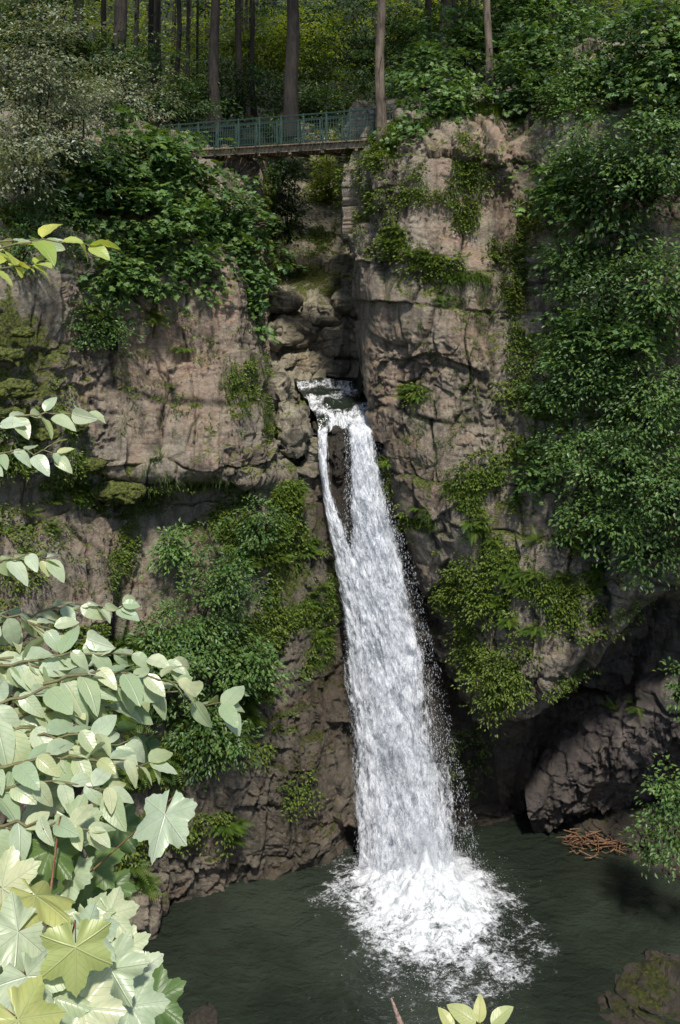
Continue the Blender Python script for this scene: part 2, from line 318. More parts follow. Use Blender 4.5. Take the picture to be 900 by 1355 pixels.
B=[[(474,140,52),(478,140,46),(530,130,42),(640,100,42),(700,90,42),(780,60,42),(900,40,42),(1150,20,42)],
[(470,200,50),(462,210,38),(505,180,34.3),(640,160,33.6),(690,165,34.5),(770,130,33),(900,120,32),(1150,100,29)],
[(478,300,46),(466,300,36.8),(508,300,33.2),(630,290,32.5),(690,290,34),(770,280,32),(900,270,31),(1150,270,28)],
[(484,400,43),(476,400,35.6),(525,400,32.6),(615,400,32),(690,400,33.2),(780,400,31.5),(900,400,30),(1150,400,27)],
[(494,480,40),(484,480,34.6),(540,480,32.9),(620,480,31.8),(690,480,32.6),(780,480,31.2),(900,500,29.8),(1150,500,27)],
[(518,560,38),(508,575,34.0),(562,580,32.3),(640,580,31.8),(700,580,31.9),(780,580,31),(900,590,29.8),(1150,600,27)],
[(540,640,36),(532,670,33.8),(590,690,32),(650,690,31.5),(720,690,31.2),(780,690,30.8),(900,680,30),(1150,700,27.5)],
[(572,760,35.6),(565,780,33.8),(620,800,32.2),(680,800,31.2),(740,790,30.9),(800,760,30.6),(900,740,30.2),(1150,760,28)],
[(592,880,35.4),(596,900,34.2),(640,930,32.7),(690,945,31.8),(750,880,31.2),(810,820,30.8),(900,770,30.6),(1150,780,29)],
[(600,930,36),(615,945,36),(650,948,35.5),(700,945,35.2),(760,880,36),(820,830,36.5),(900,790,37),(1150,800,37)],
[(600,1050,36),(620,1050,36),(660,1050,36),(710,1060,37),(770,1000,38),(830,970,38),(900,950,38),(1150,950,37)],
[(598,1128,35),(625,1122,35.3),(660,1115,35.6),(710,1110,36),(770,1110,36),(830,1110,36),(900,1110,36),(1150,1110,36)]]
net('cliff',B,860,640,M_rock,.78,60)
Cn=[[(350,575,38),(430,572,36),(470,566,35.6),(530,575,35.6),(600,600,37)],
[(400,600,35.2),(430,590,34.9),(470,585,34.7),(530,600,34.8),(600,600,36)],
[(400,700,34.6),(430,700,34.3),(470,700,34.2),(530,700,34.3),(600,700,35)],
[(400,900,34.3),(450,900,34),(500,900,34.2),(560,900,34.4),(640,900,35.4)],
[(400,1050,34),(450,1050,33.8),(500,1050,34),(570,1050,34.4),(660,1050,35.6)],
[(400,1200,33.6),(450,1180,33.6),(500,1170,34),(570,1150,34.6),(660,1120,36)]]
net('waterfall_rock_wall',Cn,420,180,M_wet,.4,90,1.)
S=[[(700,1040,36),(745,985,36),(800,930,35.5),(860,900,34.5),(930,890,33),(1100,880,31)],
[(700,1045,34.6),(740,990,34.4),(800,935,33.8),(860,905,33),(930,900,31.8),(1100,900,30)],
[(700,1070,34.2),(745,1030,33.8),(800,985,33.2),(860,960,32.4),(930,950,31.2),(1100,950,29.5)],
[(702,1088,34.3),(750,1070,34.1),(800,1040,33.7),(860,1015,33.2),(930,1000,32.2),(1100,1000,30)],
[(705,1100,35.6),(755,1090,35.4),(805,1075,35),(865,1060,35),(930,1050,34),(1100,1060,32)]]
net('rock_ledge',S,220,320,M_slab,.5,120,.35,1.4)
G=[[(230,120,85),(330,130,85),(400,130,85),(450,130,85),(520,130,85),(640,120,85)],
[(250,230,60),(340,240,60),(400,260,60),(440,265,60),(500,240,60),(600,200,60)],
[(290,320,50),(345,330,50),(400,345,50),(440,345,50),(500,330,50),(560,300,50)],
[(320,380,45),(352,385,45),(400,392,45.2),(440,385,45.4),(480,380,45),(540,380,44)],
[(330,440,42.8),(355,445,42.8),(400,450,42.6),(440,448,42.8),(480,440,42.5),(540,440,42)],
[(330,505,41.6),(355,505,41.4),(400,508,41.2),(440,506,41.4),(480,500,41.4),(540,500,41)],
[(330,560,40.5),(360,560,40.5),(400,560,40.5),(440,560,40.5),(480,560,40.5),(540,560,40.5)]]
net('ravine_rock',G,360,260,M_pale,.8,150,None)
E=[[(735,1092,36),(780,1070,36),(830,1060,35.6),(900,1050,35),(1100,1050,33)],
[(740,1100,35.2),(780,1092,34.8),(830,1090,34),(900,1100,33),(1100,1120,31)],
[(745,1112,34.9),(790,1118,34.5),(840,1145,33.2),(900,1180,31.9),(1100,1260,28.5)],
[(745,1130,34.9),(790,1140,34.5),(840,1170,33.2),(900,1210,31.9),(1100,1300,28.5)]]
net('river_bank',E,120,260,M_wet,.25,170,.7)
def boulder(name,u,v,d,rx,ry,rz,mat,seed,wet=.3,moss=0.):
    a=90;b=150; th=np.linspace(0.001,math.pi-.001,a)[:,None]; ph=np.linspace(0,2*math.pi,b)[None]
    q=np.stack([np.sin(th)*np.cos(ph),np.sin(th)*np.sin(ph),np.cos(th)+0*ph],-1); s=min(rx,ry,rz)
    q2=np.sign(q)*np.abs(q)**.75; P=q2*np.array([rx,ry,rz])*.95
    w=P+seed*13.1; d1,c1=facet(w,(s*1.1,)*3,seed); d2,e2=block(w+fbm(w*2,2,seed)[...,None]*.3,(s*.7,s*.7,s*.4),seed+4,seed*1.,.2,.7)
    P=P+q*((.6*s*d1+.22*s*d2+.2*s*fbm(w*2/s,4,seed))[...,None]); P=P+site(u,v,d)
    P[:,-1]=P[:,0]
    z=np.ones(P.shape[:-1]+(4,)); z[...,0]=np.clip(wet+blob(P,WET)*.4,0,1);z[...,1]=.3;z[...,2]=moss;z[...,3]=np.exp(-(e2/.03)**2)*.5
    mkmesh(name,P.reshape(-1,3),gridfaces(a,b),mat,{'zone':('FLOAT_COLOR',z)},True)
boulder('boulder',388,568,34.3,.6,1.4,1.0,M_pale,3,.0,.15)
boulder('boulder',412,596,34.5,.35,.6,.5,M_pale,6,.1,.2)
boulder('boulder',366,520,36.5,.5,1.2,.8,M_pale,5,.0)
boulder('boulder',449,612,34.5,.24,.45,.85,M_wet,7,.8)
boulder('boulder',446,572,35.3,.22,.5,.28,M_wet,8,.7)
boulder('boulder',420,566,35.6,.2,.5,.22,M_wet,19,.7)
boulder('boulder',478,560,35.6,.16,.4,.18,M_wet,18,.8)
boulder('boulder',405,545,37.5,.45,.5,.28,M_wet,9,.4)
boulder('boulder',474,530,39,.45,.5,.3,M_wet,12,.4)
boulder('boulder',425,522,40.5,.5,.5,.28,M_wet,13,.4)
boulder('boulder',382,528,39.5,.5,.6,.35,M_pale,14,.2)
for i,(u,v,r) in enumerate([(385,440,1.0),(430,415,.9),(455,455,.9),(400,480,.8),(445,488,.6),(372,400,.8),(465,400,.8)]):
    boulder('boulder',u,v,42.6-i*.1+(0 if v>430 else 1.2),r*1.2,r,r*.75,M_pale,20+i,.0)
boulder('boulder',880,1345,27.2,1.6,1.4,1.3,M_wet,40,.75,.1)
boulder('boulder',820,1350,26.5,.7,.8,.45,M_wet,41,.8)
boulder('boulder',200,1372,26.3,1.5,1.2,.6,M_wet,42,.7)
boulder('boulder',268,1352,26.2,.5,.5,.22,M_wet,43,.8)
boulder('boulder',170,1200,29.9,1.2,1,.9,M_rock,44,.15)
for i,(u,v,d,r) in enumerate([(18,515,26.7,.5),(8,470,27,.4),(95,565,29,.4),(15,545,26.7,.35),(160,650,30.3,.7),(120,615,29.4,.4),(30,440,27.4,.3),(60,575,27.6,.35)]):
    boulder('moss_cushion',u,v,d,r*1.3,r*.8,r*.5,M_rock,60+i,0,1.6)
# ---------------------------------------------------------------- forest terrain
gx=np.linspace(-75,75,300)[None,:]; gy=np.linspace(38,150,260)[:,None]
def ground_z(x,y):
    pl=26.3+.22*(y-38)+.012*np.maximum(y-58,0)**2*.6+ .035*np.maximum(x-3,0)*6*np.exp(-((y-40)/20)**2)
    fl=15.6+np.maximum(0,y-42)*.55; w=np.abs(x+1.2+.02*(y-42)); s=np.clip((w-1.4)/2.6,0,1); s=s*s*(3-2*s)
    return np.where(fl<pl,fl+(pl-fl)*s,pl)
X=gx+0*gy;Y=gy+0*gx;Z=ground_z(X,Y); Pg=np.stack([X,Y,Z],-1); Pg[...,2]+=fbm(Pg*.3,4,77)*1.5-.5
mkmesh('ground',Pg.reshape(-1,3),gridfaces(260,300),M_soil)
xs=np.linspace(-120,120,90)[None];ys=np.linspace(-120,40,90)[:,None]
Xb=xs+0*ys;Yb=ys+0*xs; Zb=-3+np.clip((np.abs(Xb)-24)/10,0,1)*18
Pb=np.stack([Xb,Yb,Zb],-1);Pb[...,2]+=fbm(Pb*.2,3,5)
mkmesh('terrain',Pb.reshape(-1,3),gridfaces(90,90),M_soil)
# ---------------------------------------------------------------- pool
m,t,o=newmat('pool_water'); L=t.links.new; g=t.nodes.new('ShaderNodeNewGeometry'); co=g.outputs['Position']
b=t.nodes.new('ShaderNodeBsdfPrincipled'); b.inputs['Roughness'].default_value=.08; b.inputs['IOR'].default_value=1.33
L(mixc(t,rng_(t,noise(t,co,.22,4),.35,.7),(.015,.020,.014),(.030,.038,.027)),b.inputs['Base Color'])
hh=mth(t,'ADD',mth(t,'MULTIPLY',noise(t,co,1.3,3,.55,(1,1.5,1),.3),1.),mth(t,'MULTIPLY',noise(t,co,5,3,.5,(1,1.5,1),.3),.25))
bu=nd(t,'ShaderNodeBump',Strength=.8,Distance=.24); L(hh,bu.inputs['Height']); L(bu.outputs[0],b.inputs['Normal']); L(b.outputs[0],o.inputs[0]); M_pool=m
nx,ny=300,300; X,Y=np.meshgrid(np.linspace(-22,22,nx),np.linspace(6,37,ny)); r=np.hypot(X-2.7,Y-31)
Zp=.05*np.sin(r*3.2+2*vn(np.stack([X,Y,0*X],-1)*.6))*np.exp(-r*.25)+.05*fbm(np.stack([X,Y,0*X],-1)*1.3,3,4)
mkmesh('pool_water',np.stack([X,Y,Zp],-1).reshape(-1,3),gridfaces(ny,nx),M_pool)
# ---------------------------------------------------------------- waterfall
def water_mat(name,lo,hi,edge=True,white=(.88,.90,.94),fs=(4.6,1.3,1),dk=(.40,.45,.53)):
    m,t,o=newmat(name); L=t.links.new
    fl=nd(t,'ShaderNodeAttribute',_attribute_name='flow'); v=fl.outputs['Vector']
    al=nd(t,'ShaderNodeAttribute',_attribute_name='dens'); sp=t.nodes.new('ShaderNodeSeparateColor'); L(al.outputs['Color'],sp.inputs[0])
    n1=noise(t,v,1.,7,.68,fs,.7); n2=noise(t,v,1.,6,.72,(fs[0]*3.2,fs[1]*3.4,1),.9)
    s=mth(t,'ADD',mth(t,'MULTIPLY',n1,.5),mth(t,'MULTIPLY',n2,.5)); s=mth(t,'ADD',s,mth(t,'MULTIPLY',mth(t,'SUBTRACT',sp.outputs[0],1.),.5))
    a=rng_(t,s,lo,hi)
    k=mth(t,'ADD',mth(t,'MULTIPLY',n1,.5),mth(t,'MULTIPLY',n2,.5)); c=mixc(t,rng_(t,k,.39,.54),dk,white)
    d=t.nodes.new('ShaderNodeBsdfDiffuse'); L(c,d.inputs[0]); tr=t.nodes.new('ShaderNodeBsdfTranslucent'); L(c,tr.inputs[0])
    bu=nd(t,'ShaderNodeBump',Strength=.6,Distance=.12); L(s,bu.inputs['Height']); L(bu.outputs[0],d.inputs['Normal'])
    mx=t.nodes.new('ShaderNodeMixShader'); mx.inputs[0].default_value=.25; L(d.outputs[0],mx.inputs[1]); L(tr.outputs[0],mx.inputs[2])
    tp=t.nodes.new('ShaderNodeBsdfTransparent'); m2=t.nodes.new('ShaderNodeMixShader'); L(a,m2.inputs[0]); L(tp.outputs[0],m2.inputs[1]); L(mx.outputs[0],m2.inputs[2]); L(m2.outputs[0],o.inputs[0]); return m
M_fall=water_mat('falling_water',.37,.58); M_foam=water_mat('foam',.33,.56,fs=(1.6,1.6,1),dk=(.55,.60,.62)) 
m,t,o=newmat('water_drops'); d=t.nodes.new('ShaderNodeBsdfDiffuse'); d.inputs[0].default_value=(.85,.88,.92,1); tr=t.nodes.new('ShaderNodeBsdfTranslucent'); tr.inputs[0].default_value=(.85,.88,.92,1)
mx=t.nodes.new('ShaderNodeMixShader'); mx.inputs[0].default_value=.4; t.links.new(d.outputs[0],mx.inputs[1]);t.links.new(tr.outputs[0],mx.inputs[2]);t.links.new(mx.outputs[0],o.inputs[0]); M_drop=m
fall=empty('waterfall')
def sheet(name,rows,nr,nc,off,seed,dens=1.,spread=1.,amp=.16,tail=0.):
    Lf=np.array([site(u1,v,d) for v,u1,u2,d in rows]); Rt=np.array([site(u2,v,d) for v,u1,u2,d in rows])
    Lf=cr(Lf,nr);Rt=cr(Rt,nr); s=np.linspace(0,1,nc)[None,:,None]; c=(Lf+Rt)/2; h=(Rt-Lf)/2*spread
    P=c[:,None]+h[:,None]*(2*s-1); fd=np.concatenate([[0],np.cumsum(np.linalg.norm(np.diff(c,axis=0),axis=1))])
    ss=s[...,0]+0*fd[:,None]; P[...,1]-= .45*np.sin(math.pi*ss)*np.minimum(1,fd[:,None]/3+.2)+off
    flow=np.stack([(ss-.5)*np.linalg.norm(2*h,axis=1)[:,None]+.15*np.sin(fd[:,None]*.4),fd[:,None]+0*ss,np.full_like(ss,seed*3.3)],-1)
    gr=np.minimum(1,.25+fd[:,None]/6)
    q=np.stack([flow[...,0]*1.9,flow[...,1]*.6,flow[...,2]],-1); P[...,1]-=(fbm(q,4,seed)*amp*4.5+fbm(q*3.3,3,seed+3)*amp*2.4)*gr
    P[...,0]+=fbm(q*.8+9,3,seed+1)*.35*gr
    e=np.minimum(ss,(1-ss)*(1-.4*np.minimum(1,fd[:,None]/18)))*2
    den=dens*np.clip(.14+e*2.2+ 1.4*fbm(np.stack([flow[...,0]*1.5,flow[...,1]*.4,flow[...,2]],-1),4,seed+9)-tail*(fd[:,None]/18)**2,0,1.12)
    den=den*np.clip(.55+fd[:,None]*.5,0,1)
    col=np.ones(P.shape[:-1]+(4,)); col[...,0]=den
    mkmesh(name,P.reshape(-1,3),gridfaces(nr,nc),M_fall,{'flow':('FLOAT_VECTOR',flow),'dens':('FLOAT_COLOR',col)},True,fall)
    return P
main=[(550,462,488,36.6),(558,459,495,35.0),(578,456,499,34.1),(650,457,511,33.4),(700,455,528,33.2),(750,453,544,33.1),(850,461,572,32.9),(950,468,594,32.7),(1050,474,616,32.5),(1168,472,638,32.3)]
Pm=sheet('stream_back',main,420,120,-.25,1,1.05,.97)
sheet('stream_mid',main,420,120,.0,2,.97,1.03,.16,.08); sheet('stream_front',main,420,120,.3,3,.76,1.10)
left=[(558,424,438,35.6),(574,419,436,34.5),(620,421,438,33.9),(660,426,447,33.7),(700,433,462,33.5),(760,442,480,33.3),(880,452,498,33.1),(1000,458,520,33),(1165,466,540,32.6)]
sheet('side_stream',left,380,50,.0,4,.96,1.); sheet('side_stream_front',left,380,50,.2,5,.76,1.2)
def drops(name,P,D,S,el,par):
    k=len(P); D=nrm(D); a=nrm(np.cross(D,rv(k))); b=np.cross(D,a); S=S.reshape(k,1,1); el=np.broadcast_to(el,(k,)).reshape(k,1,1)
    tv=np.array([(1,0,0),(-.2,1,0),(-.2,-.5,.87),(-.2,-.5,-.87),(-.9,0,0)]); tf=np.array([(0,1,2),(0,2,3),(0,3,1),(4,2,1),(4,3,2),(4,1,3)])
    V=P[:,None]+S*(tv[None,:,0:1]*D[:,None]*el+tv[None,:,1:2]*a[:,None]+tv[None,:,2:3]*b[:,None])
    mkmesh(name,V.reshape(-1,3),(tf[None]+(np.arange(k)*5)[:,None,None]).reshape(-1,3),M_drop,None,True,par)
k=38000; ri=(rng.random(k)**.7*419).astype(int); sj=np.clip(.50+rng.normal(size=k)*.27,-.03,1.0); cj=np.clip(sj*119,0,119).astype(int)
Pd=Pm[ri,cj].copy(); wd=(Pm[ri,-1]-Pm[ri,0])[:,0]; Pd[:,0]+=rng.normal(size=k)*.03*wd; Pd[:,1]-=.1+rng.random(k)*.7*(ri/420)**.7
drops('drops',Pd,np.array([0,-.05,-1])+rng.normal(size=(k,3))*.12,.003+.009*rng.random(k)**2.5,2.5+5*rng.random(k),fall)
# splash
X,Y=np.meshgrid(np.linspace(-2.4,9.2,380),np.linspace(24.6,34.4,380)); cx,cy=2.9,31.6
q=np.stack([X,Y,0*X],-1); rr=np.hypot((X-cx-.2*(cy-Y))/1.3,(Y-cy)/np.where(Y<cy,1.9,.9)) 
rw=rr+fbm(q*.9,4,9)*2.2
Zf=.05+.85*np.exp(-(rr/1.0)**2)*(1+1.5*fbm(q*2.0,4,3))+.22*np.exp(-(rr/2.0)**2)*(1+3*fbm(q*3.,4,4))+.06*fbm(q*1.3,3,4)
den=np.clip(1.6-rw*.36,-.6,1.2)
flow=np.stack([X*1.5,Y*1.8,fbm(q*.8,3,2)*2],-1)
col=np.ones(X.shape+(4,)); col[...,0]=den
fo=mkmesh('foam',np.stack([X,Y,Zf],-1).reshape(-1,3),gridfaces(380,380),M_foam,{'flow':('FLOAT_VECTOR',flow),'dens':('FLOAT_COLOR',col)},True,fall)
k=60000; a=rng.random(k)*2*math.pi; r=np.abs(rng.normal(size=k))*.85; P=np.stack([cx+np.cos(a)*r*1.2+.1,cy-.2+np.sin(a)*r*1.0,.1+np.exp(-(r/1.2)**2)*rng.random(k)**1.7*2.3],-1)
drops('splash_drops',P,P-np.array([cx,cy,-.5]),.0025+.007*rng.random(k)**2.5,1.6,fall)
k=9000; a=rng.random(k)*2*math.pi; r=.7+np.abs(rng.normal(size=k))*.9; P=np.stack([cx+np.cos(a)*r+.3,cy-1.0+np.sin(a)*r*1.7,.06+.05*rng.random(k)],-1)
drops('foam_flecks',P,P-np.array([cx,cy,0]),.004+.011*rng.random(k)**3,1.8,fall)
# upstream stream, channelled between the walls
ty=np.linspace(0,1,260)[:,None]; tx=np.linspace(0,1,140)[None]; Ys=35.0+8*ty+0*tx
xl=np.interp(Ys[:,0],[35,36.5,39,43],[-.85,-1.2,-1.7,-2.4]); xr=np.interp(Ys[:,0],[35,36.5,39,43],[1.4,1.4,1.3,1.6]); Xs=xl[:,None]+(xr-xl)[:,None]*tx
q=np.stack([Xs,Ys,0*Xs],-1); Zs=15.96+.12*(Ys-35)+.30*fbm(q*2.0,4,8)+.2*np.maximum(0,np.sin(Ys*1.9+fbm(q,2,1)*3))**3-2*np.maximum(0,35.5-Ys)**2
col=np.ones(Xs.shape+(4,)); col[...,0]=np.clip(.60+1.8*fbm(q*1.1,4,6)+.25*np.exp(-((Ys-36.5)/1.5)**2),0,1.)
mkmesh('stream_water',np.stack([Xs,Ys,Zs-.04],-1).reshape(-1,3),gridfaces(260,140),M_pool)
mkmesh('stream_foam',np.stack([Xs,Ys,Zs],-1).reshape(-1,3),gridfaces(260,140),M_foam,{'flow':('FLOAT_VECTOR',np.stack([Xs*2.4,Ys*.9,0*Xs],-1)),'dens':('FLOAT_COLOR',col)},True,fall)
# ---------------------------------------------------------------- footbridge
br=empty('footbridge'); a0=site(225,199,41.4); a1=site(506,190,35.8); a0[2]=27.05;a1[2]=26.85
ax=nrm(a1-a0); Ln=np.linalg.norm(a1-a0); sd=nrm(np.cross(ax,UP)) 
fr=Tubes();dk=Tubes()
for s in (-.65,.65):
    off=sd*s
    dk.box(a0+off-UP*.12,a1+off-UP*.12,.16,.26)
    for h,w in ((1.25,.06),(1.08,.03),(.62,.03),(.16,.045)): fr.box(a0+off+UP*h,a1+off+UP*h,w,w)
    n=int(Ln/1.05)
    for i in range(n+1):
        p=a0+ax*Ln*i/n+off; fr.box(p,p+UP*1.3,.07,.07); fr.box(p+UP*.02+nrm(off)*.30,p+UP*.8,.03,.03); fr.box(p-UP*.25,p-UP*.25+nrm(off)*.32,.05,.05)
    n=int(Ln/.13)
    for i in range(n): 
        p=a0+ax*Ln*(i+.5)/n+off; fr.box(p+UP*.16,p+UP*1.08,.016,.016)
n=int(Ln/.2)
for i in range(n):
    p=a0+ax*Ln*(i+.5)/n+UP*.035; dk.box(p-sd*.85,p+sd*.85,.17,.05)
for i in range(7):
    p=a0+ax*Ln*(i+.5)/7-UP*.3; dk.box(p-sd*.72,p+sd*.72,.12,.12)
fr.build('railing',M_green,br,False); dk.build('deck',M_deck,br,False)
fe=Tubes(); p0=site(596,66,41);p1=site(705,60,40)
for h in (.15,1.1): fe.box(p0+UP*(h-.9),p1+UP*(h-.9),.04,.04)
for i in range(28): p=p0+(p1-p0)*i/27; fe.box(p-UP*.9,p+UP*.25,.025,.025)
fe.build('iron_fence',M_darkbark,None,False)
# ---------------------------------------------------------------- trees
def tree(name,u,vb,d,rad,H,mat,lean=0,branches=10,crown=True,bz=.35,leafmat=None):
    par=empty(name); tb=Tubes(); b=site(u,vb,d); n=16
    pts=[b+np.array([lean*H*i/n+.06*math.sin(i*1.3+u),.05*math.cos(i*1.7),H*i/n-.6]) for i in range(n+1)]
    rad_=[rad*(1-.78*i/n)*(1.35 if i==0 else 1) for i in range(n+1)]; tb.add(pts,rad_,14)
    bag=Bag(); pts=np.array(pts)
    for j in range(branches):
        f=bz+(1-bz)*(j+.5)/branches; p=pts[int(f*n)]; a=rng.random()*6.28; l=(1.15-f)*H*.28+.5
        e=p+np.array([math.cos(a)*l,math.sin(a)*l,-.12*l]); mid=(p+e)/2+UP*.1*l; tb.add([p,mid,e],[rad*.22,rad*.13,.01],5)
        if crown:
            for tt in np.linspace(.3,1,5):
                c=p+(e-p)*tt; sprays(bag,c[None]+rng.normal(size=(4,3))*.35,np.tile(nrm(e-p),(4,1)),34,.75,.22,'oval',.45)
    for j in range(9):
        f=.06+.34*rng.random(); p=pts[0]+(pts[-1]-pts[0])*f; a=rng.random()*6.28; l=.4+.6*rng.random(); tb.add([p,p+np.array([math.cos(a)*l,math.sin(a)*l,-.1*l])],[.02,.006],4)
    tb.build('trunk',mat,par); bag.build('crown',leafmat or M_fdark,par)
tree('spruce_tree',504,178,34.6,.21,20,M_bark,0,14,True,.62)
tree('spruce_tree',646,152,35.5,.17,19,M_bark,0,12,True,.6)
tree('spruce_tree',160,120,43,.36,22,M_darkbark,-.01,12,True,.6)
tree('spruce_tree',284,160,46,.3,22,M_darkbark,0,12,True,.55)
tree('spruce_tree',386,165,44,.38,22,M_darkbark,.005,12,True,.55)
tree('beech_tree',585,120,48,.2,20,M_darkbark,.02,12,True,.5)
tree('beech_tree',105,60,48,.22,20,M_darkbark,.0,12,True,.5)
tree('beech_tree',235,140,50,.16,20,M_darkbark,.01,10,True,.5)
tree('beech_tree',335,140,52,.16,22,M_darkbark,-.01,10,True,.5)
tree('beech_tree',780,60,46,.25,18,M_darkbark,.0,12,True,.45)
# forest mass: shade coloured into the near leaves, sunlight coloured into far clearings
bag=Bag();bd_=Bag();tb=Tubes(); n=3600
y=45+62*rng.random(n)**1.05; x=(rng.random(n)-.5)*1.0*y; gz=ground_z(x,y); z=gz+ .3+rng.random(n)**1.2*np.maximum(2.,(24+.33*y-gz))
keep=~((y<62)&(x>-5.5)&(x<2.2)&(z<gz+16)&(z<28.6))
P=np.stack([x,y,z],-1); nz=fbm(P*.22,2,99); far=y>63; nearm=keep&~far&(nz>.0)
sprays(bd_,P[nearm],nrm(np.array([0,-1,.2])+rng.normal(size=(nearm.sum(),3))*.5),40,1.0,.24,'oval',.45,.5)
lit_tone=fbm(P*np.array([.13,.08,.16]),2,12)>-.02; a_=keep&far&(nz>-.12)
for msk,bg_ in ((a_&lit_tone,bag),(a_&~lit_tone,bd_)):
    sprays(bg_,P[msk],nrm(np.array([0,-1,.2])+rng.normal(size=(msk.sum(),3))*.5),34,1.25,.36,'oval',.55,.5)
n=2000; y=40+28*rng.random(n); x=(rng.random(n)-.5)*1.5*y; z=24.3+.345*y+11*rng.random(n); q=np.stack([x,y,z],-1); q=q[fbm(q*.2,2,44)>-.05]  # unseen leaf clumps above the frame, added to shade the forest
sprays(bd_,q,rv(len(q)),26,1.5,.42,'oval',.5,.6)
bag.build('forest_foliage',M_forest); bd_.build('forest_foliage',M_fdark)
for i in range(90):
    yy=46+40*rng.random(); xx=(rng.random()-.5)*.85*yy; r=.08+.18*rng.random()
    if abs(xx+1.2)<4.5 and yy<70: continue
    g0=float(ground_z(np.array(xx),np.array(yy)))
    tb.add([[xx,yy,g0-1],[xx+rng.normal()*.3,yy,g0+10],[xx+rng.normal()*.6,yy,g0+22]],[r,r*.75,r*.4],8)
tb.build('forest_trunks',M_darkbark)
# ---------------------------------------------------------------- shrubs & trees on the cliffs
shrub('maple_shrub',[(150,215,33,1.9,1.6,1.4),(215,225,34,1.8,1.6,1.3),(285,275,34.5,1.5,1.5,1.4),(325,340,34,1.0,1.2,1.8),(200,300,32.5,2.2,1.5,1.4),(150,360,31.2,1.5,1.2,1.0),(110,270,31.5,1.2,1.2,1.8),(240,350,32.2,1.6,1.0,1.0),(338,395,33.6,.5,.7,1.1),(225,200,36,1.4,1.2,.6)],M_leaf,.21,'maple',12,26,.62,tint=.65,vary=.12)
shrub('linden_tree',[(40,90,29,2.0,1.6,2.6),(90,150,31,1.6,1.4,1.6),(20,190,28.5,1.6,1.2,1.6),(150,130,36,1.8,1.5,1.2)],M_silver,.14,'oval',17,34,.55,tint=.7)
shrub('ivy_shrub',[(40,280,29.5,1.7,.8,1.1),(110,430,30,1.0,.6,.9),(150,440,30.6,.8,.6,.7),(20,330,28,1.2,.6,.7)],M_leaf,.12,'oval',22,26,.4,tint=.3)
shrub('ash_tree',[(760,190,31.5,1.1,1.4,2.0),(810,250,30.5,1.9,1.5,1.8),(870,200,29.5,1.8,1.4,2.0),(755,340,31.4,.9,1.0,1.7),(810,380,30,1.8,1.5,1.6),(885,370,28.8,1.5,1.4,1.8),(790,480,30,1.8,1.4,1.4),(875,510,28.8,1.7,1.4,1.7),(735,500,31,.8,.9,.9),(765,585,30.3,1.4,1.1,1.2),(840,610,29.4,1.9,1.2,1.3),(900,640,28.6,1.3,1.2,1.5),(800,685,29.6,1.4,1.0,.9),(865,725,29.3,1.3,1.0,.8)],M_leaf,.18,'oval',13,30,.62,tint=.55,vary=.25)
shrub('hazel_shrub',[(830,60,33,2.2,1.8,2.0),(770,110,33,1.5,1.3,1.3),(890,80,31,1.6,1.4,2.6),(720,80,36,1.5,1.2,1.5),(590,130,34.5,1.5,1,1.0),(560,90,37,1.8,1.2,1.0),(680,120,35,1.2,1.,1.2),(545,165,34,.8,.6,.5),(620,60,40,2.4,1.5,1.4),(700,20,40,3,1.5,1.6),(735,250,31.6,.9,.8,1.0),(770,440,30,.9,.8,.9),(840,440,29,.9,.8,.9),(720,620,31,.8,.7,.8)],M_leaf,.19,'maple',12,24,.6,tint=.5,vary=.2)
shrub('alder_shrub',[(250,830,30.2,1.6,1.2,1.6),(300,760,30.9,1.2,1.0,1.2),(210,860,29.6,1.2,1.,1.3),(310,880,30.5,1.4,1,1.2),(340,690,31.6,.9,.7,.9),(230,720,30.9,.7,.7,.9),(270,960,30,1.5,1,1.0)],M_leaf,.16,'oval',16,30,.5,tint=.65,vary=.18)
shrub('creeper_shrub',[(670,890,31.4,1.2,.7,1.0),(640,800,31.9,.8,.5,.8),(700,860,31.1,.8,.5,.7),(625,740,32.,.6,.5,.6),(590,780,33,.5,.4,.5),(650,920,31.8,.9,.5,.5)],M_leafy,.11,'oval',22,30,.38,tint=.45,vary=.15)
shrub('elder_shrub',[(880,1050,29.5,.9,.8,1.0),(895,1100,29,.8,.8,.8),(860,1120,29.5,.5,.5,.4),(900,910,30,.5,.5,.7)],M_leaf,.16,'oval',14,26,.45,tint=.7)
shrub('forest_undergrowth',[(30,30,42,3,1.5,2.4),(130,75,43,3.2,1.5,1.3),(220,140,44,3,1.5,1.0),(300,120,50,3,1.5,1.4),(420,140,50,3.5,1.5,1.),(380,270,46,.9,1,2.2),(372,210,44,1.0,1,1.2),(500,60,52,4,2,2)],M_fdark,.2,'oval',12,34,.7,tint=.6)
shrub('sun_toned_shrub',[(462,205,58,1.6,1.5,2.6),(436,245,60,1.5,1.5,2.2),(350,60,60,5,2,2),(430,80,62,4,2,3),(560,50,62,3,2,3)],M_forest,.26,'oval',9,30,.7,tint=.9)  # sunlit look comes from the bright leaf colour and tint
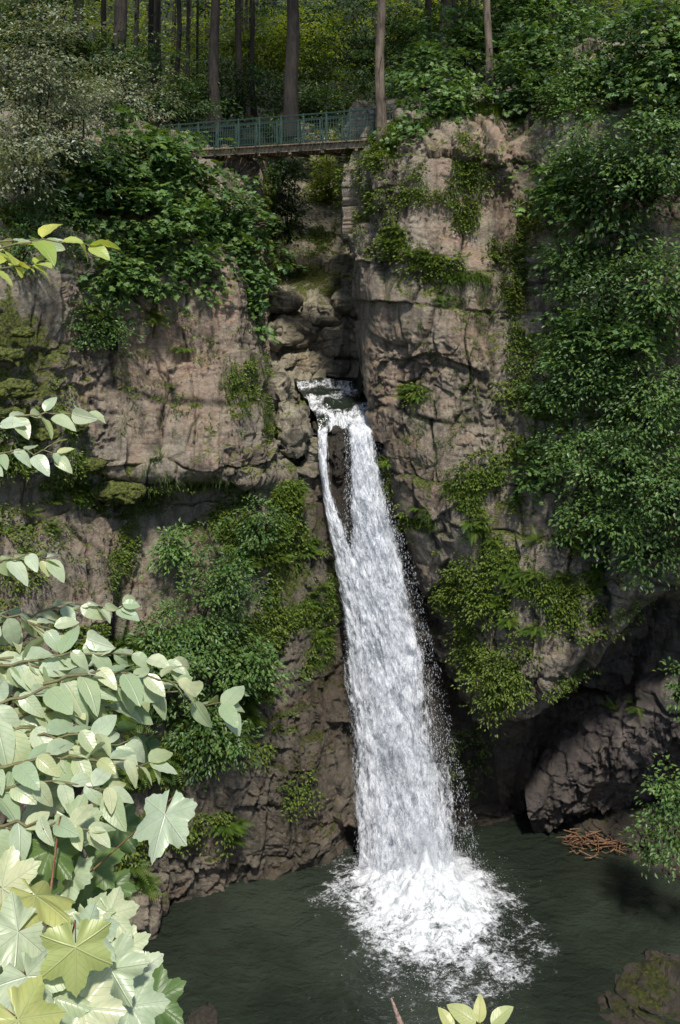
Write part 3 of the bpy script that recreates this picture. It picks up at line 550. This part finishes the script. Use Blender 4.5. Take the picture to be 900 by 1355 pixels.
# ---------------------------------------------------------------- scatter on cliff surfaces
AP=np.concatenate([s[0] for s in SURF]); AN=np.concatenate([s[1] for s in SURF])
AN=np.where(AN[:,1:2]>.3,-AN,AN)
def pick(u,v,d,rx,ry,rz,n):
    c=site(u,v,d); q=(((AP-c)/np.array([rx,ry,rz]))**2).sum(1); idx=np.nonzero(q<1)[0]
    if len(idx)==0: return AP[:0],AN[:0]
    w=np.exp(-q[idx]*1.0)*np.clip(.3+AN[idx,2]+.6,.05,2); nz=vn(AP[idx]*1.1,55); w*=np.clip((nz-.42)*5,.015,1); i=rng.choice(idx,n,p=w/w.sum()); return AP[i],AN[i]
cover=Bag()
for (u,v,d,rx,ry,rz,n,s) in [(30,300,30,3,3,1.5,260,.11),(350,700,31.8,2.0,2,2.2,420,.12),(400,800,33,1.6,2,2.6,320,.10),(330,850,31.3,2.2,2,2.6,520,.12),(310,960,31,2.2,2,1.6,380,.12),(370,640,32.5,1,1.5,.8,90,.11),
   (560,260,33,2.2,2,2.5,260,.11),(600,230,33,2,2,2,150,.11),(560,330,32.8,1.6,1.6,1.2,200,.12),(520,200,34.5,1.8,2,1.,240,.11),(670,360,32.2,.8,1.5,2.5,150,.11),(540,515,32.8,.6,1,.5,50,.11),(680,500,32,.8,1.5,3,160,.11),(650,640,31.8,1.4,1.5,1.3,180,.11),
   (620,780,32.2,1.8,1.8,2.2,380,.11),(700,760,31.2,2,1.8,1.6,280,.11),(650,880,32.2,1.8,1.5,1.6,420,.11),(780,800,31,2,1.5,1.2,160,.11),(500,640,33.6,.6,1,1.5,50,.09),(545,690,33.2,.5,1,1,70,.1),
   (60,560,28,2.0,2,1.5,120,.1),(60,640,28,2,2,1.0,150,.1),(240,470,31.5,2.6,1.5,2.6,60,.09),(170,670,30.5,2.4,2,1.0,150,.1),(330,560,32.3,1.2,2,3,80,.1),(340,450,33.5,1.0,2.5,2.5,120,.1),(130,720,29.5,1.5,2,1.5,110,.1),(30,740,27,2,2,1.5,150,.1),
   (180,1060,29.5,1.6,1.6,2,160,.12),(270,1110,30.8,1.2,1.2,1.2,80,.12),(60,900,27,3,3,2.4,500,.12),(400,1040,32.3,1.2,1,1,50,.1),(620,1000,35,1,1,1.5,60,.1),(480,280,36,1.2,3,3,220,.11),(410,290,50,4,6,3.5,700,.14),(360,320,44,1.2,5,3.5,450,.13),(480,560,35,.4,1,.5,15,.09),(470,235,40,1.5,4,1.5,200,.12),(760,900,31.6,1.4,2,.7,60,.09),(715,360,33,1.2,2,4,350,.12),(780,560,31,3,2,4,600,.12)]:
    C,N=pick(u,v,d,rx,ry,rz,n); sprays(cover,C+N*.1,N,14,.22,s*1.1,'oval',.5,.5)
cover.build('cliff_foliage',M_leafy)
ferns=Bag()
def fernat(u,v,d,rx,ry,rz,n,s):
    C,N=pick(u,v,d,rx,ry,rz,n)
    for c,nn in zip(C,N):
        k=9; a=np.linspace(0,6.28,k,endpoint=False)+rng.random(); D=np.stack([np.cos(a),np.sin(a)*.6,.35+0*a],-1)+nn*.9+rng.normal(size=(k,3))*.12
        ferns.add('fern',np.tile(c,(k,1)),D,np.tile(UP+nn*.3,(k,1))+rng.normal(size=(k,3))*.15,s*(.6+.6*rng.random(k)),.5+.2*rng.normal(size=k))
for f in [(540,520,32.8,.5,1,.4,5,.55),(545,520,32.6,.3,1,.3,3,.6),(160,420,30.8,1.4,1.5,.7,14,.7),(190,900,29.8,2,1.5,1.5,22,.8),(200,990,29.5,2,1.5,1.2,18,.8),(330,960,30.8,1.2,1,.8,14,.8),(280,1110,30.8,.9,1,.6,7,.65),(170,1160,29.6,.8,1,.7,6,.8),(550,680,33.,.4,.7,.5,6,.45),(520,610,33.6,.3,.7,.4,4,.4),(680,800,31.2,1.5,1,1.2,20,.55),(720,740,31,1.2,1,1,16,.55),(240,480,31.5,.4,1,1.2,4,.4),(390,650,32.9,.6,1,.5,9,.5),(410,760,33,.5,1,1.5,12,.5),(420,830,33.3,.4,1,.8,8,.5),(340,740,31.6,1.2,1,1,14,.6),(560,320,32.8,1.2,1,1,12,.55),(580,400,32.4,.5,1,.5,4,.4),(100,680,29,2,2,1,12,.5),(870,560,29,2,1.5,2,12,.8),(640,700,31.5,.8,1,.6,8,.5),(800,930,33,1.5,1,.6,5,.4),(780,760,30.6,1.5,1,.8,14,.6)]: fernat(*f)
ferns.build('fern_foliage',M_fern)
gr=Bag()
for (u,v,d,rx,ry,rz,n) in [(560,170,34,2.4,2,.6,500),(640,150,34,2.4,2,.6,400),(510,190,34.6,1.5,1.5,.5,260),(620,400,32.2,1.3,1.5,1,300),(30,280,31,2.5,2.5,1,400),(370,750,32.5,1.4,1.5,3,600),(150,640,30.4,2.2,1.5,.6,300),(60,600,28,2,2,.8,250),(640,650,31.8,1.5,1.5,.8,260),(420,820,33.5,.7,1,2,260),(600,250,32.8,1.5,1.5,2,300),(250,640,31.8,2,1.5,.5,200),(560,690,32.8,.8,1,.6,150),(330,520,32.5,1,2,3,150),(700,730,31.2,2,1.5,1.5,300),(760,130,33,1.8,1.5,1,300),(230,560,31,3,1.5,3,120),(120,760,29,2,2,2,150),(580,500,32.5,1.5,1.5,4,120)]:
    C,N=pick(u,v,d,rx,ry,rz,n); C=np.repeat(C,5,0);N=np.repeat(N,5,0); k=len(C)
    gr.add('grass',C+rng.normal(size=(k,3))*.05,N+UP*.6+rng.normal(size=(k,3))*.6,np.tile(UP,(k,1))+N*.4,.22+.3*rng.random(k),.55+.25*rng.normal(size=k))
gr.build('grass',M_fern)
# ---------------------------------------------------------------- driftwood
dw=Tubes()
for i in range(220):
    c=site(755+135*rng.random(),1085+50*rng.random(),33.9+.6*rng.normal()*.4); c[2]=max(.05,.08+.3*rng.random()); a=rng.normal()*1.1; l=.12+.5*rng.random()**2
    D=np.array([math.cos(a),math.sin(a)*.7,rng.normal()*.15])*l; dw.add([c-D,c+rng.normal(size=3)*.05,c+D],np.array([.026,.022,.010])*(.4+rng.random()),5)
dw.build('driftwood_pile',M_wood)
# ---------------------------------------------------------------- foreground plants
class Near:
    def __init__(s): s.V=[];s.F=[];s.C=[];s.W=[];s.n=0
    def leaf(s,c,D,N,L_,kind,tint,curl=.25):
        D=nrm(np.array(D,float));side=nrm(np.cross(N,D));N=np.cross(D,side)
        if kind=='oval':
            a=np.linspace(0,1,13)[:,None]; b=np.linspace(-1,1,7)[None]; wf=.28+.08*rng.random()
            w=wf*np.sin(np.pi*np.clip(a,0,1)**.85)**.7*(1-.28*a); w[0]=.004;w[-1]=.002
            x=a+0*b; y=w*b+.05*np.sin(a*3)*(rng.random()-.5); z=(.05+.3*rng.random())*np.abs(w*b)-curl*a*a+.012*np.sin(a*26)*np.abs(b)+0*b; nr,nc=13,7
            fl=np.stack([x,w*b,0*x],-1).reshape(-1,3)
        else:
            th=np.linspace(-math.pi*.93,math.pi*.93,161)[None]; q=np.linspace(0,1,8)[:,None]
            lob=np.zeros_like(th); ad=np.full_like(th,9.)
            for a0,l,wd in ((0,1.,.44),(.98,.92,.42),(-.98,.92,.42),(1.95,.66,.42),(-1.95,.66,.42)):
                lob=np.maximum(lob,l*np.maximum(0,1-(np.abs(th-a0)/wd/1.25)**1.3)); ad=np.where(np.abs(th-a0)<np.abs(ad),th-a0,ad)
            R=.48+.36*lob+.10*np.abs(((th*4.1)%1)-.5)*(.6+lob)+.04*np.abs(((th*13)%1)-.5); R=R*.86
            x=.22+q*R*np.cos(th); y=q*R*np.sin(th); z=.05*q*q*np.cos(ad*7)-curl*.8*(x-.2)**2-(.1+.4*rng.random())*y*y+.03*np.sin(th*7+rng.random()*6)*q*q; nr,nc=8,161
            fl=np.stack([q*R*np.cos(ad),q*R*np.sin(ad),0*x],-1).reshape(-1,3)
        V=c+L_*(x[...,None]*D+y[...,None]*side+z[...,None]*N)
        s.V.append(V.reshape(-1,3));s.F.append(gridfaces(nr,nc)+s.n);s.n+=nr*nc;s.W.append(fl)
        col=np.ones((nr*nc,4));col[:,0]=np.clip(tint,0,1);col[:,1]=rng.random()**2*.6;s.C.append(col)
    def build(s,name,mat,par): return mkmesh(name,np.concatenate(s.V),np.concatenate(s.F),mat,{'tint':('FLOAT_COLOR',np.concatenate(s.C)),'flow':('FLOAT_VECTOR',np.concatenate(s.W))},True,par)
kn=empty('knotweed_plant'); nl=Near();ny_=Near();nd_=Near();st=Tubes()
def branch(p0,p1,n,L_,bag,arch=.06,side=1.,nrmv=(0,-.35,1)):
    a=site(*p0);b=site(*p1);ts=np.linspace(0,1,n+1); ln=np.linalg.norm(b-a)
    pts=[a+(b-a)*t+UP*arch*ln*math.sin(math.pi*t)*1.5+rng.normal(size=3)*.006 for t in ts]; st.add(pts,np.linspace(.005,.0018,n+1),6)
    ax=nrm(b-a); sd_=nrm(np.cross(ax,np.array(nrmv,float)))
    for i in range(1,n+1):
        for s_ in ((1,) if i%2 else (-1,)) if i<n else (1,-1,0):
            D=ax*(.75 if s_ else 1)+sd_*s_*.8*side+rng.normal(size=3)*.26+np.array([0,0,-.2])
            N=np.array(nrmv)+rng.normal(size=3)*.36
            bag.leaf(pts[i]+rng.normal(size=3)*.004,D,N,L_*(.7+.55*rng.random())*(1.05-.25*i/n),'oval',rng.random(),.12+.4*rng.random())
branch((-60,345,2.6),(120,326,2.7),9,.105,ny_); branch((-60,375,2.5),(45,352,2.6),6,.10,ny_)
branch((-40,340,2.8),(60,318,2.9),5,.10,nl)
branch((-60,590,2.7),(118,548,2.8),15,.09,nl); branch((-60,620,2.6),(80,602,2.7),12,.09,nl)
branch((-60,760,2.7),(62,742,2.8),12,.085,nl)
branch((-60,850,2.8),(165,806,3.0),18,.09,nl); branch((-50,820,2.8),(110,850,2.8),13,.09,nl)
branch((-60,905,2.6),(230,878,2.9),22,.10,nl); branch((-50,940,2.5),(300,938,2.8),24,.115,nl); branch((-50,980,2.5),(170,940,2.7),17,.11,nl); branch((-40,1010,2.5),(130,985,2.6),14,.11,nl)
branch((60,905,2.6),(235,905,2.7),12,.105,nl); branch((-50,880,2.7),(100,900,2.7),12,.11,nl); branch((-50,960,2.4),(120,1000,2.5),13,.11,nl)
branch((-50,1000,2.4),(170,985,2.5),16,.10,nl); branch((-50,1030,2.3),(200,1015,2.4),18,.095,nl); branch((-50,890,2.9),(190,915,2.9),15,.10,nl); branch((-50,1060,2.3),(150,1050,2.3),14,.10,nl); branch((-50,1110,2.1),(120,1100,2.1),12,.09,nl)
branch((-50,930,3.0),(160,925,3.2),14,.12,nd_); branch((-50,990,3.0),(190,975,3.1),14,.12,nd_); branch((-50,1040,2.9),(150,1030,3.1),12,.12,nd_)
for vv in (345,600,760,840,905,960,1010):
    st.add([site(-60,vv,2.6),site(-90,vv+200,2.5),site(-100,1500,2.3)],[.006,.009,.012],6)
nl.build('leaves',M_near,kn); ny_.build('sun_toned_leaves',M_neary,kn); nd_.build('shade_toned_leaves',M_neard,kn); st.build('stems',M_stem,kn)  # sunlight and shade of these leaf sets are put into their colours
sy=empty('sycamore_sapling'); nl=Near();ny_=Near();nd_=Near();st=Tubes()
root=site(40,1700,1.9)
lv=[(215,1088,2.1,.125,0),(60,1060,2.5,.11,0),(100,1090,2.2,.10,0),(70,1130,2.1,.11,2),(10,1140,2.1,.12,0),(125,1145,2.2,.11,2),
(55,1190,1.8,.12,1),(15,1240,1.7,.11,0),(120,1240,1.8,.10,0),(150,1215,2.0,.09,0),(100,1265,1.6,.10,1),(40,1300,1.6,.11,0),(150,1290,1.8,.10,0),(180,1340,1.8,.10,0),(110,1345,1.6,.11,0),(30,1360,1.5,.11,1),(170,1260,2.0,.08,0),(75,1330,1.6,.09,0),(10,1180,2.0,.12,0),(150,1180,2.2,.08,2),(210,1330,2.0,.10,2),
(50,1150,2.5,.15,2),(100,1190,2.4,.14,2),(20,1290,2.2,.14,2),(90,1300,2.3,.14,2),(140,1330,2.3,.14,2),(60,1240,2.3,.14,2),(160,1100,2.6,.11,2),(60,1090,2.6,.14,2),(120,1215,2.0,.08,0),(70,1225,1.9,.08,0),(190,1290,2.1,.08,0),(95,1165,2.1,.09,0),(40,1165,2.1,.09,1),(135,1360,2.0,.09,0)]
for u,v,d,L_,yl in lv:
    c=site(u,v,d); a=rng.normal()*.9; D=np.array([.7*math.cos(a)+.25,-.55+.4*math.sin(a),-.45+.3*rng.normal()]); D=nrm(D)
    (nl,ny_,nd_)[yl].leaf(c-D*L_*.35,D,np.array([.35*rng.normal(),-.45+.4*rng.normal(),1]),L_*1.0,'syc',rng.random(),.25)
    b=c-D*L_*.2; st.add([b,b-D*.06+UP*-.03,site(40+u*.35,v+70,d+.03)],[.0012,.0016,.002],5)
for v0 in (1080,1200,1300): st.add([site(80,v0,2.1),site(60,v0+150,2.0),root],[.003,.005,.009],6)
nl.build('leaves',M_near,sy); ny_.build('young_leaves',M_nearp,sy); nd_.build('shade_toned_leaves',M_neard,sy); st.build('stems',M_redstem,sy)
bt=empty('ash_seedling'); nl=Near(); st=Tubes()
for u,v,dx,L_ in ((630,1354,-.75,.10),(634,1354,.05,.075),(650,1356,.7,.09),(600,1362,-.3,.07)):
    nl.leaf(site(u,v,1.9),(dx,.25,.35+.1*rng.random()),(.2*rng.normal(),-.6,.9),L_*.65,'oval',.8,.3)
st.add([site(635,1352,1.9),site(636,1500,1.9)],[.003,.004]); nl.build('leaves',M_nearp,bt); st.build('stem',M_stem,bt)
gs=Tubes(); g0=site(536,1372,2.) 
for i in range(150):
    f=i/150; p=g0+np.array([-.03*f,0,.085*f]); a=rng.random()*6.28; e=p+np.array([math.cos(a)*.008-.003,math.sin(a)*.006,.010])*(1.15-f*.9); gs.add([p,e],[.0022,.0006],4)
gs.add([g0-UP*.2,g0,g0+np.array([-.03,0,.085])],[.0015,.0012,.0008],5); gs.build('grass_seed_head',plain_mat('seed_head',(.30,.20,.16),(.45,.32,.27),60,.8))
X,Y=np.meshgrid(np.linspace(-14,14,80),np.linspace(-16,1.6,60)); Zk=20.2-.1*np.abs(X)+0*Y; Zk=np.where(Y>.6,Zk-(Y-.6)*6,Zk)+.25*fbm(np.stack([X,Y,0*X],-1),3,3)
Zk=np.where(Y>1.4,Zk-20,Zk); mkmesh('overlook_ground',np.stack([X,Y,Zk],-1).reshape(-1,3),gridfaces(60,80),M_soil)
# ---------------------------------------------------------------- light, world, camera
el=math.radians(57); rot=math.radians(180-8)
sv=np.array([math.sin(rot)*math.cos(el),math.cos(rot)*math.cos(el),math.sin(el)])
from mathutils import Vector
sun=bpy.data.lights.new('sun','SUN'); sun.energy=5.0; sun.angle=math.radians(5); sun.color=(1,.95,.86)
so=bpy.data.objects.new('sun',sun); bpy.context.scene.collection.objects.link(so); so.rotation_euler=Vector(-sv).to_track_quat('-Z','Y').to_euler()
w=bpy.data.worlds.new('World'); bpy.context.scene.world=w; w.use_nodes=True; t=w.node_tree; bg=t.nodes['Background']
sk=t.nodes.new('ShaderNodeTexSky'); sk.sky_type='NISHITA'; sk.sun_disc=False; sk.sun_elevation=el; sk.sun_rotation=rot; t.links.new(sk.outputs[0],bg.inputs[0]); bg.inputs[1].default_value=.15
cam=bpy.data.cameras.new('camera'); co_=bpy.data.objects.new('camera',cam); bpy.context.scene.collection.objects.link(co_)
co_.location=(0,0,CZ); co_.rotation_euler=(math.pi/2,0,0); cam.sensor_fit='VERTICAL'; cam.sensor_height=36; cam.sensor_width=24
cam.lens=36*F/1355; cam.shift_y=-(677.5-350)/1355; cam.clip_start=.05; cam.clip_end=500
bpy.context.scene.camera=co_
vs=bpy.context.scene.view_settings; vs.view_transform='Standard'; vs.look='None'; vs.exposure=0
